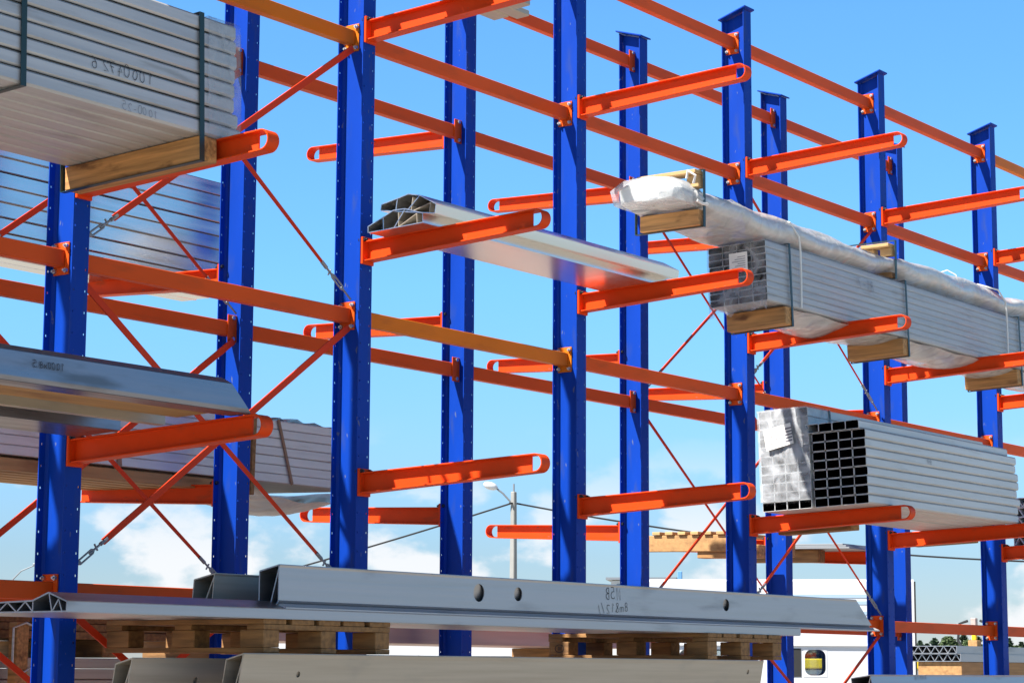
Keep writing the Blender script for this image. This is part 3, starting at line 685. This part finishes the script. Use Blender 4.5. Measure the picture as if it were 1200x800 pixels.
tall_profile(T, 2.26, 6.6, .125, .148, -.012, ALUD, [(2.60, .5, .016)])
# wide plank under them
T = thing('aluminium_plank', 'wide low plank with triangular cells at its left end, lying on two wooden pallets', 'metal profile', (0, -1.104, 1.818))
pp = [(0, .002), (0, .040), (.105, .075), (.195, .045), (.40, .04), (.80, .04), (.80, .002), (.085, .002), (.195, .002), (.13, .002), (.24, .042), (.29, .002), (.345, .041), (.40, .002), (.05, .05), (.03, .002)]
sg = [(0, 1), (1, 2), (2, 3), (3, 4), (4, 5), (5, 6), (6, 0), (2, 7), (3, 8), (14, 7), (14, 15), (8, 10), (10, 11), (11, 12), (12, 13), (13, 4)]
MB().cells(pp, sg, 1.09, 6.85, .006).build('hollow_profile', ALU, T)
# lower pair under the pallets
T = thing('hollow_profile', 'dull grey hollow profile along the bottom edge, in front, beneath the pallets', 'metal profile', (0, -.985, 1.415))
tall_profile(T, 2.06, 6.38, .10, .253, -.04, ALUD, [(2.42, .62, .013), (6.22, .72, .013)])
T = thing('hollow_profile', 'dull grey hollow profile at the bottom edge, set back left of the front one', 'metal profile', (0, -.66, 1.415))
tall_profile(T, 1.74, 6.0, .10, .232, -.04, ALUD, [(2.13, .55, .014)])
T = thing('hollow_profile', 'grey hollow profile at the bottom right edge, in front of the white van', 'metal profile', (0, -.30, 1.415))
tall_profile(T, 9.05, 13.6, .15, .175, .02, ALU)
writing('8/0017/8', (9.9, -.1325, .14), (-1, 0, 0), (0, 0, 1), .03, parent=T, material=INKF, w=.1)

def make_pallet(name, label, x0, x1, y0, y1, zb):
    T = thing(name, label, 'pallet', (x0, y0, zb)); W_, D_ = x1-x0, y1-y0; rp = random.Random(int(x0*10))
    bw = W_/5*.86
    for k in range(5): a = k*(W_-bw)/4; MB().cbox(a, a+bw, rp.uniform(-.004, .004), D_, .122, .144, .002).build('top_board', WOODD, T)
    for y in (.0, D_/2-.05, D_-.10): MB().cbox(0, W_, y, y+.10, .099, .1212, .002).build('cross_board', WOODD, T)
    for x in (0, W_/2-.05, W_-.10):
        for y in (.0, D_/2-.0725, D_-.145): MB().cbox(x, x+.10, y+.002, y+.14, .0235, .0982, .003).build('block', WOODD, T)
    for x in (0, W_/2-.05, W_-.10): MB().cbox(x, x+.10, 0, D_, .001, .0227, .002).build('bottom_board', WOODD, T)
    return T
make_pallet('wooden_pallet', 'dark weathered wooden pallet under the plank, on the left', 2.22, 3.06, -1.09, -.13, 1.673)
T = make_pallet('wooden_pallet', 'weathered wooden pallet with a round stamp under the plank, on the right', 5.78, 6.60, -1.12, -.04, 1.673)
mb = MB()
for q in [arc(0, 0, .03, .022, 0, 360, 18)]:
    for (a, b), (c, d) in zip(q, q[1:]): mb.bar((-.0015, 1.0+a, .06+b), (-.0015, 1.0+c, .06+d), .0035, .001, (1, 0, 0))
for k in range(3): mb.box(-.0018, -.0008, .988+k*.009, .992+k*.009, .05, .07)
mb.build('round_stamp', INK, T)

# ---- 10: loads of the back row low down
T = thing('panel_box', 'reddish brown panel low on the back row, seen below the long plank', 'panel', (0, 1.02, 1.42))
MB().cbox(4.3, 8.6, 0, .8, .345, .46, .004).build('panel', BROWN, T)
for x in (4.35, 7.95): MB().cbox(x, x+.12, .02, .8, 0, .343, .005).build('bearer_block', WOODD, T)
T = thing('panel_stack', 'dark grey panels and boards low on the back row behind the left upright', 'panel stack', (0, 1.05, 1.42))
for k in range(4): MB().cbox(.2, 3.9, 0, .85, .02+k*.055, .072+k*.055, .004).build('panel', ALUD, T)
for x in (2.0, 3.32): MB().cbox(x, x+.1, 0, .85, .241, .33, .004).build('bearer_block', WOODD, T)
for k in range(3): MB().cbox(.3, 3.95, .0+k*.02, .85, .332+k*.04, .37+k*.04, .003).build('board', WOODD, T)
T = thing('timber_post', 'upright timber post with a wire loop at the lower left edge', 'post', (2.66, .95, 0))
MB().cbox(-.04, .04, -.03, .03, .01, 1.83, .004).build('post', WOOD, T)
b = MB(); b.tube([(-.07, -.04, 1.60), (-.075, -.045, 1.80), (0, -.05, 1.825), (.08, -.045, 1.8), (.07, -.04, 1.62), (0, -.045, 1.585), (-.07, -.04, 1.60)], .006, 6); b.build('wire_loop', ZINC, T)
# slatted wooden frame on the back arms in the middle
T = thing('slatted_frame', 'wooden slatted frame hanging over the back arms between the third and fourth uprights', 'wooden frame', (9.72, .98, 2.475), (.02, 0, 0))
MB().cbox(0, .05, .12, .86, .03, .155, .004).build('side_beam', WOODX, T)
MB().cbox(1.0, 1.05, .12, .86, .03, .155, .004).build('side_beam', WOODX, T)
for k in range(6): MB().cbox(-.02, 1.1, .14+k*.115, .21+k*.115, .157, .182, .003).build('slat', WOODP, T)
MB().cbox(.02, .13, -.14, .40, -.02, .08, .004).build('bearer_block', WOOD, T)
T = thing('sheet_stack', 'thin grey sheets on a dark wooden block, right of the slatted frame', 'sheet stack', (11.55, .98, 2.52), (.02, 0, 0))
MB().cbox(.0, .12, .34, 1.0, -.02, .085, .004).build('bearer_block', WOODD, T)
for k in range(3): MB().cbox(-.1, .62, .0+.03*k, 1.0, .087+k*.014, .1+k*.014, .002).build('sheet', GREYM, T)
# triangular-cell profiles on the back arms far right
def tri_profile(T, x0, x1, y0, width, z0, h, n, mtl):
    pts = []; sg = []
    for i in range(n+1): pts.append((y0+width*i/n, z0+.003))
    for i in range(n): pts.append((y0+width*(i+.5)/n, z0+h-.003))
    sg = [(0, n), (n+1, 2*n)]+[e for i in range(n) for e in ((i, n+1+i), (n+1+i, i+1))]
    k = len(pts); pts += [(y0, z0+h-.003), (y0+width, z0+h-.003)]; sg += [(0, k), (n, k+1), (k, n+1), (2*n, k+1)]
    MB().cells(pts, sg, x0, x1, .007).build('hollow_profile', mtl, T)
T = thing('profile_stack', 'two flat profiles with rows of triangular cells on a timber near the horizon', 'profile stack', (15.5, 1.92, 1.57), (0, 0, 0))
tri_profile(T, 0, 3.8, .03, .55, .228, .076, 6, ALU); tri_profile(T, .02, 3.8, .0, .55, .150, .076, 6, ALU)
MB().cbox(.05, 3.7, .0, .47, .0, .148, .005).build('timber', WOODX, T)
for x in (.1, 3.3): MB().cbox(x, x+.25, .0, .5, -1.56, -.002, .01).build('trestle', WOODP, T)
T = thing('profile_stack', 'white profiles with triangular cells, cut by the right picture edge', 'profile stack', (0, -.14, 2.624), (TF, 0, 0))
for k in range(5): tri_profile(T, 12.15+.01*(k % 2), 16.6, -.46, .45, .0+k*.078, .077, 5, VANW)
MB().cbox(12.3, 12.4, -.46, .0, -.10, -.003, .004).build('bearer_block', RUBBER, T)

# ------------------------------------------------------------------ things behind the rack
def make_van(name, label, loc, rotz, Ln, Wd, H, wins, floor=.45, stripes=False, top=.18):
    """hollow van: local y along its length, side x=0 towards the viewer; wins = [(y0,y1,z0,z1)] window openings on both sides"""
    T = thing(name, label, 'van', loc, (0, 0, rotz))
    ys = sorted({0, Ln}|{v for w in wins for v in w[:2]}); zs = sorted({floor, H-top}|{v for w in wins for v in w[2:]})
    hs = {(i, k) for i in range(len(ys)-1) for k in range(len(zs)-1) for w in wins if w[0] <= ys[i] < w[1] and w[2] <= zs[k] < w[3]}; allh = {(i, k) for i in range(1, len(ys)-2) for k in range(len(zs)-1) if any(w[2] <= zs[k] < w[3] for w in wins)}
    for sx, nm in ((0, 'side_panel'), (Wd-.05, 'side_panel')):
        mb = MB(); perforated(mb, ys, zs, hs if sx == 0 else hs | allh, 0, .05)
        mb.v = [(sx+v[1], v[0], v[2]) for v in mb.v]; o = mb.build(nm, VANW, T)
        for w in wins:
            f = MB(); a, b, c, d = w; t_ = .035; xx = sx-.004 if sx == 0 else sx+.034; R_ = .09
            def rr_(y0, y1, z0, z1, r): return [p for cx, cz, a0 in ((y1-r, z1-r, 0), (y0+r, z1-r, 90), (y0+r, z0+r, 180), (y1-r, z0+r, 270)) for p in arc(cx, cz, r, r, a0, a0+90, 5)]
            outp = []
            for cx, cz in ((b, d), (a, d), (a, c), (b, c)): outp += [(cx, cz)]*6
            f.ringtube(outp, rr_(a+.02, b-.02, c+.02, d-.02, R_), xx, xx+.02); wf = f.build('window_frame', VANW, o)
            MB().box(xx+.024, xx+.028, a+.01, b-.01, c+.01, d-.01).build('pane', GLASS, wf)
    rf = MB(); n = 10; sec = []
    for i in range(n+1): a = math.pi*i/n; sec.append((Wd/2-math.cos(a)*Wd/2*(1 if True else 0), H-top+math.sin(a)**.55*top))
    vs = [(x, y, z) for y in (0, Ln) for x, z in sec]; k = len(sec)
    rf.add(vs, [(i, i+1, k+i+1, k+i) for i in range(k-1)]+[(k-1, 0, k, 2*k-1), tuple(range(k)), tuple(range(2*k-1, k-1, -1))]); rf.build('roof', VANW, T)
    MB().cbox(.05, Wd-.05, .0, Ln, floor-.02, floor+.06, .004).build('floor', RUBBER, T)
    e = MB(); e.cbox(.055, Wd-.055, .0, .05, floor, H-top, .003); e.build('rear_door', VANW, T)
    e = MB(); e.cbox(.055, Wd-.055, Ln-.05, Ln, floor, H-top-.8, .003); e.build('front_bulkhead', VANW, T)
    e = MB(); e.hexa([(.05, Ln, floor), (Wd-.05, Ln, floor), (Wd-.05, Ln+1.0, floor), (.05, Ln+1.0, floor), (.05, Ln, 1.25), (Wd-.05, Ln, 1.25), (Wd-.05, Ln+.9, 1.05), (.05, Ln+.9, 1.05)]); e.build('bonnet', VANW, T, bevel=.03)
    e = MB(); e.hexa([(.1, Ln-.02, H-top-.8), (Wd-.1, Ln-.02, H-top-.8), (Wd-.1, Ln+.02, H-top-.8), (.1, Ln+.02, H-top-.8), (.1, Ln-.04, H-top), (Wd-.1, Ln-.04, H-top), (Wd-.1, Ln, H-top), (.1, Ln, H-top)]); e.build('windscreen', GLASSD, T)
    for y in (.9, Ln-.2):
        for x in (.14, Wd-.14):
            w = MB(); w.tube([(x-.11, y, .35), (x+.11, y, .35)], .35, 20); wh = w.build('wheel', RUBBER, T)
            w = MB(); w.tube([(x-.115, y, .35), (x+.115, y, .35)], .2, 14); w.build('rim', GREYM, wh)
    if stripes:
        for z in (H-.50, H-.36, H-.27): MB().box(-.006, -.001, .2, Ln-.05, z, z+.045).build('blue_stripe', VANB, T)
        MB().box(-.012, .045, -.022, -.002, floor, H-.05).build('edge_seal', RUBBER, T)
        MB().cbox(-.03, -.002, .12, Ln, 1.962, 1.985, .004).build('rub_rail', VANW, T)
        for y in (.62, 1.72): MB().box(-.0035, -.001, y, y+.012, .6, 1.95).build('panel_seam', RUBBER, T)
        MB().cbox(-.03, -.004, .70, .84, 1.36, 1.39, .004).build('door_handle', RUBBER, T)
        MB().box(-.006, -.002, 1.53, 1.66, 1.55, 1.93).build('door_gap', RUBBER, T)
    return T
make_van('white_van', 'tall white van with a see-through side window behind the rack on the right', (22.8, 5.97, 0), math.radians(30), 3.6, 1.9, 2.885, [(1.18, 1.50, 1.55, 1.935), (2.3, 3.2, 1.55, 1.935)], stripes=True, top=.05)
make_van('white_van', 'low white minibus glimpsed between the long plank and the bottom profile', (16.9, 7.6, 0), .6, 3.6, 1.75, 2.12, [(.55, 1.5, 1.42, 1.80), (1.75, 2.6, 1.42, 1.80)])
T = thing('site_cabin', 'small beige site cabin with dark slots under its roof, far behind the rack', 'cabin', (33.5, 16.45, 0), (0, 0, .5))
MB().cbox(0, 1.6, 0, 1.35, 0, 3.45, .02).build('wall', CABIN, T); 
MB().hexa([(-.05, .02, 3.452), (1.7, .02, 3.452), (1.7, 1.45, 3.452), (-.05, 1.45, 3.452), (-.05, .02, 3.50), (1.7, .02, 3.56), (1.7, 1.45, 3.56), (-.05, 1.45, 3.50)]).build('roof', GREYM, T)
for y in (.25, .85): MB().cbox(-.03, -.002, y, y+.38, 3.27, 3.36, .005).build('window', GLASSD, T)
MB().cbox(-.1, -.01, -.1, -.01, 0, 3.62, .01).build('corner_post', BLUEP, T)
T = thing('flatbed_truck', 'white truck with a yellow tipper body seen through the van window', 'truck', (48.5, 21.9, 0), (0, 0, math.radians(-55)))
MB().cbox(-1.2, 4.2, 0, 2.3, 1.72, 1.99, .03).build('tipper_body', YELLOW, T)
MB().cbox(-1.2, 4.2, .1, 2.2, 1.56, 1.70, .02).build('chassis', VANW, T)
MB().cbox(-1.2, 4.2, .2, 2.1, .95, 1.555, .02).build('underride_bar', REDP, T)
MB().cbox(-3.1, -1.3, 0, 2.3, .7, 2.7, .12).build('cab', VANW, T)
for x in (-2.2, 2.2, 3.4):
    for y in (.15, 2.15):
        w = MB(); w.tube([(x, y-.15, .5), (x, y+.15, .5)], .5, 20); w.build('wheel', RUBBER, T)
T = thing('loader_mast', 'brown and yellow machine mast with hanging black hoses near the horizon on the right', 'machine mast', (32.65, 9.62, 0))
MB().cbox(-.09, .09, -.09, .09, 0, 2.2, .01).build('post', WOODX, T); MB().cbox(-.04, .04, -.04, .04, 2.202, 2.32, .01).build('head', YELLOW, T); MB().cbox(-.05, .05, -.05, .05, 2.322, 2.6, .01).build('tip', BROWN, T)
for k in (-1, 1):
    b = MB(); b.tube([(.0, .12*k, 2.55), (-.05, .26*k, 2.5), (-.05, .30*k, 2.2), (-.02, .16*k, 1.95), (0, .1*k, 1.8)], .025, 6); b.build('hose', CABLE, T)

# street lamp on a concrete pole, wires
T = thing('street_lamp', 'concrete pole with a lamp head reaching left, carrying two black wires', 'street lamp', (52.0, 34.15, 0))
b = MB(); b.hexa([(-.12, -.12, 0), (.12, -.12, 0), (.12, .12, 0), (-.12, .12, 0), (-.075, -.075, 7.25), (.075, -.075, 7.25), (.075, .075, 7.25), (-.075, .075, 7.25)]); b.build('pole', CONC, T, bevel=.02)
d = Vector((-.59, .8, 0)).normalized()
b = MB(); b.tube([Vector((0, 0, 6.75))-d*.0, Vector((0, 0, 6.95))+d*.12, Vector((0, 0, 7.2))+d*.35, Vector((0, 0, 7.35))+d*.55], .03, 8); b.tube([(0, 0, 7.24), (0, 0, 7.5)], .03, 6); b.build('lamp_arm', GREYM, T)
mb = MB(); c = Vector((0, 0, 7.43))+d*.74; rings = 8; nn = 14
for i in range(rings+1):
    u = -1+2*i/rings; R_ = math.sqrt(max(.0004, 1-u*u))
    for j in range(nn):
        a = 2*math.pi*j/nn; q = c+d*(u*.24)+Vector((0, 0, 1))*(math.sin(a)*R_*.13+u*.05)+Vector((d.y, -d.x, 0))*math.cos(a)*R_*.13; mb.v.append(q)
mb.f += [[i*nn+j, i*nn+(j+1) % nn, (i+1)*nn+(j+1) % nn, (i+1)*nn+j] for i in range(rings) for j in range(nn)]
mb.build('lamp_head', VANW, T, smooth=True)
MB().cbox(-.22, .22, -.03, .03, 6.86, 6.9, .004).build('bracket', CABLE, T)
def wire(a, b, sag, lab):
    a, b = Vector(a), Vector(b); pts = [a.lerp(b, i/24)-Vector((0, 0, sag*4*(i/24)*(1-i/24))) for i in range(25)]
    return tag(MB().tube(pts, .028, 6).build('overhead_wire', CABLE), lab, 'wire')
wire((51.9, 34.15, 6.88), (46.6, 41.6, 4.15), .06, 'black overhead wire falling left from the concrete pole')
wire((52.1, 34.1, 6.88), (68, 11.0, 5.4), .95, 'black overhead wire sagging right from the concrete pole')
T = thing('street_lamp', 'slender curved steel street lamp at the far left edge', 'street lamp', (35.75, 39.1, 0))
d = Vector((.5, -.87, 0)).normalized(); b = MB(); b.tube([(0, 0, 0), (0, 0, 3.7), Vector((0, 0, 4.0))+d*.08, Vector((0, 0, 4.22))+d*.3, Vector((0, 0, 4.38))+d*.68], [.045, .03, .022, .018, .016], 8); b.build('pole', GREYM, T)
c = Vector((0, 0, 4.43))+d*.85; b = MB(); b.bar(c-d*.22-Vector((0, 0, .05)), c+d*.2+Vector((0, 0, .03)), .16, .08, (0, 0, 1)); b.build('lamp_head', GREYM, T, bevel=.02)

# trees along the horizon
def make_tree(kind, seed):
    r = random.Random(seed); T = thing('spruce_tree' if kind < 2 else 'birch_tree', 'tree', 'tree'); H = 8.0
    b = MB(); b.tube([(0, 0, 0), (.03, 0, H*.5), (0, .02, H*.95)], [.16, .10, .02], 8)
    for k in range(10): z = H*(.25+.065*k); a = k*2.4; l_ = (H-z)*.2; b.tube([(0, 0, z), (math.cos(a)*l_, math.sin(a)*l_, z-.1 if kind < 2 else z+l_*.7)], [.035, .01], 5)
    b.build('trunk', BARK, T); c = MB()
    for k in range(2600):
        z = r.uniform(.10, 1)**(.9)*H if kind < 2 else r.uniform(.25, 1)*H
        R_ = ((H-z)*.27+.22)*(.75+.35*math.sin(z*6+seed)) if kind < 2 else 1.5*math.sin(math.pi*min(1, (z/H-.2)/.82))**.7+.1
        a = r.uniform(0, 6.283); rad = R_*r.uniform(.15, 1)**.6*(1+.25*math.sin(a*3+z*2+seed)); p = Vector((math.cos(a)*rad, math.sin(a)*rad, z-(rad*.25 if kind < 2 else 0)))
        s_ = r.uniform(.16, .34); u = Vector((r.gauss(0, 1), r.gauss(0, 1), r.gauss(0, .5))).normalized(); v = u.cross(Vector((r.gauss(0, 1), r.gauss(0, 1), r.gauss(0, 1)))).normalized()
        c.add([p-u*s_, p+v*s_*.4, p+u*s_*1.1, p-v*s_*.4], [(0, 1, 2, 3)])
    c.build('crown', LEAF[kind], T); return T
protos = {(k, s_): make_tree(k, s_*7+k) for k in (0, 1, 2) for s_ in (1, 2)}; used = set()
rt = random.Random(31); tree_n = 0
def ray(px): q = rx*((px-600)/2600)-ru*(385/2600)+rf; return Vector((q.x, q.y, 0)).normalized()
spots = [(1079, 37), (1087, 34), (1096, 40), (1103, 33), (1112, 42), (1121, 36), (1130, 44), (1137, 38), (1146, 42), (1183, 40), (1191, 32), (1198, 36), (942, 33), (948, 40), (955, 36), (962, 42), (969, 38)]
words = ['tall slim', 'broad dark', 'short', 'pointed', 'ragged', 'small', 'uneven', 'dense']
where = {1079: 'touching the van edge', 1087: 'second from the van edge', 1096: 'third from the van edge', 1103: 'fourth from the van edge', 1112: 'fifth from the van edge', 1121: 'third left of the machine mast', 1130: 'second left of the machine mast', 1137: 'just left of the machine mast', 1146: 'just right of the machine mast'}
for k, (px, hpx) in enumerate(spots):
    key = (rt.choice((0, 0, 1, 2)), rt.choice((1, 2))); dist = rt.uniform(330, 430); d = ray(px)
    if key in used: o = copy_to(protos[key], None)
    else: o = protos[key]; used.add(key)
    hh = 1.6+hpx*dist/2600; sc = hh/8.0
    o.location = Vector((CAM.x, CAM.y, 0))+d*dist; o.scale = (sc*rt.uniform(1.25, 1.8),)*2+(sc,); o.rotation_euler = (0, 0, rt.uniform(0, 6.28))
    w = where.get(px)
    if w is None:
        side = 'seen through the van window' if 940 <= px <= 975 else ('at the right edge beyond the last upright' if px > 1175 else ('behind the sixth upright' if px > 1140 else 'hidden low behind the rack loads'))
        o['label'] = 'far-off green tree on the horizon %s' % side; o['group'] = 'horizon trees '+side
    else: o['label'] = '%s far-off green tree on the horizon, %s' % (words[k % 8], w); o['group'] = 'horizon trees'
for key, o in protos.items():
    if key not in used:
        for ch in list(o.children): bpy.data.objects.remove(ch)
        bpy.data.objects.remove(o)
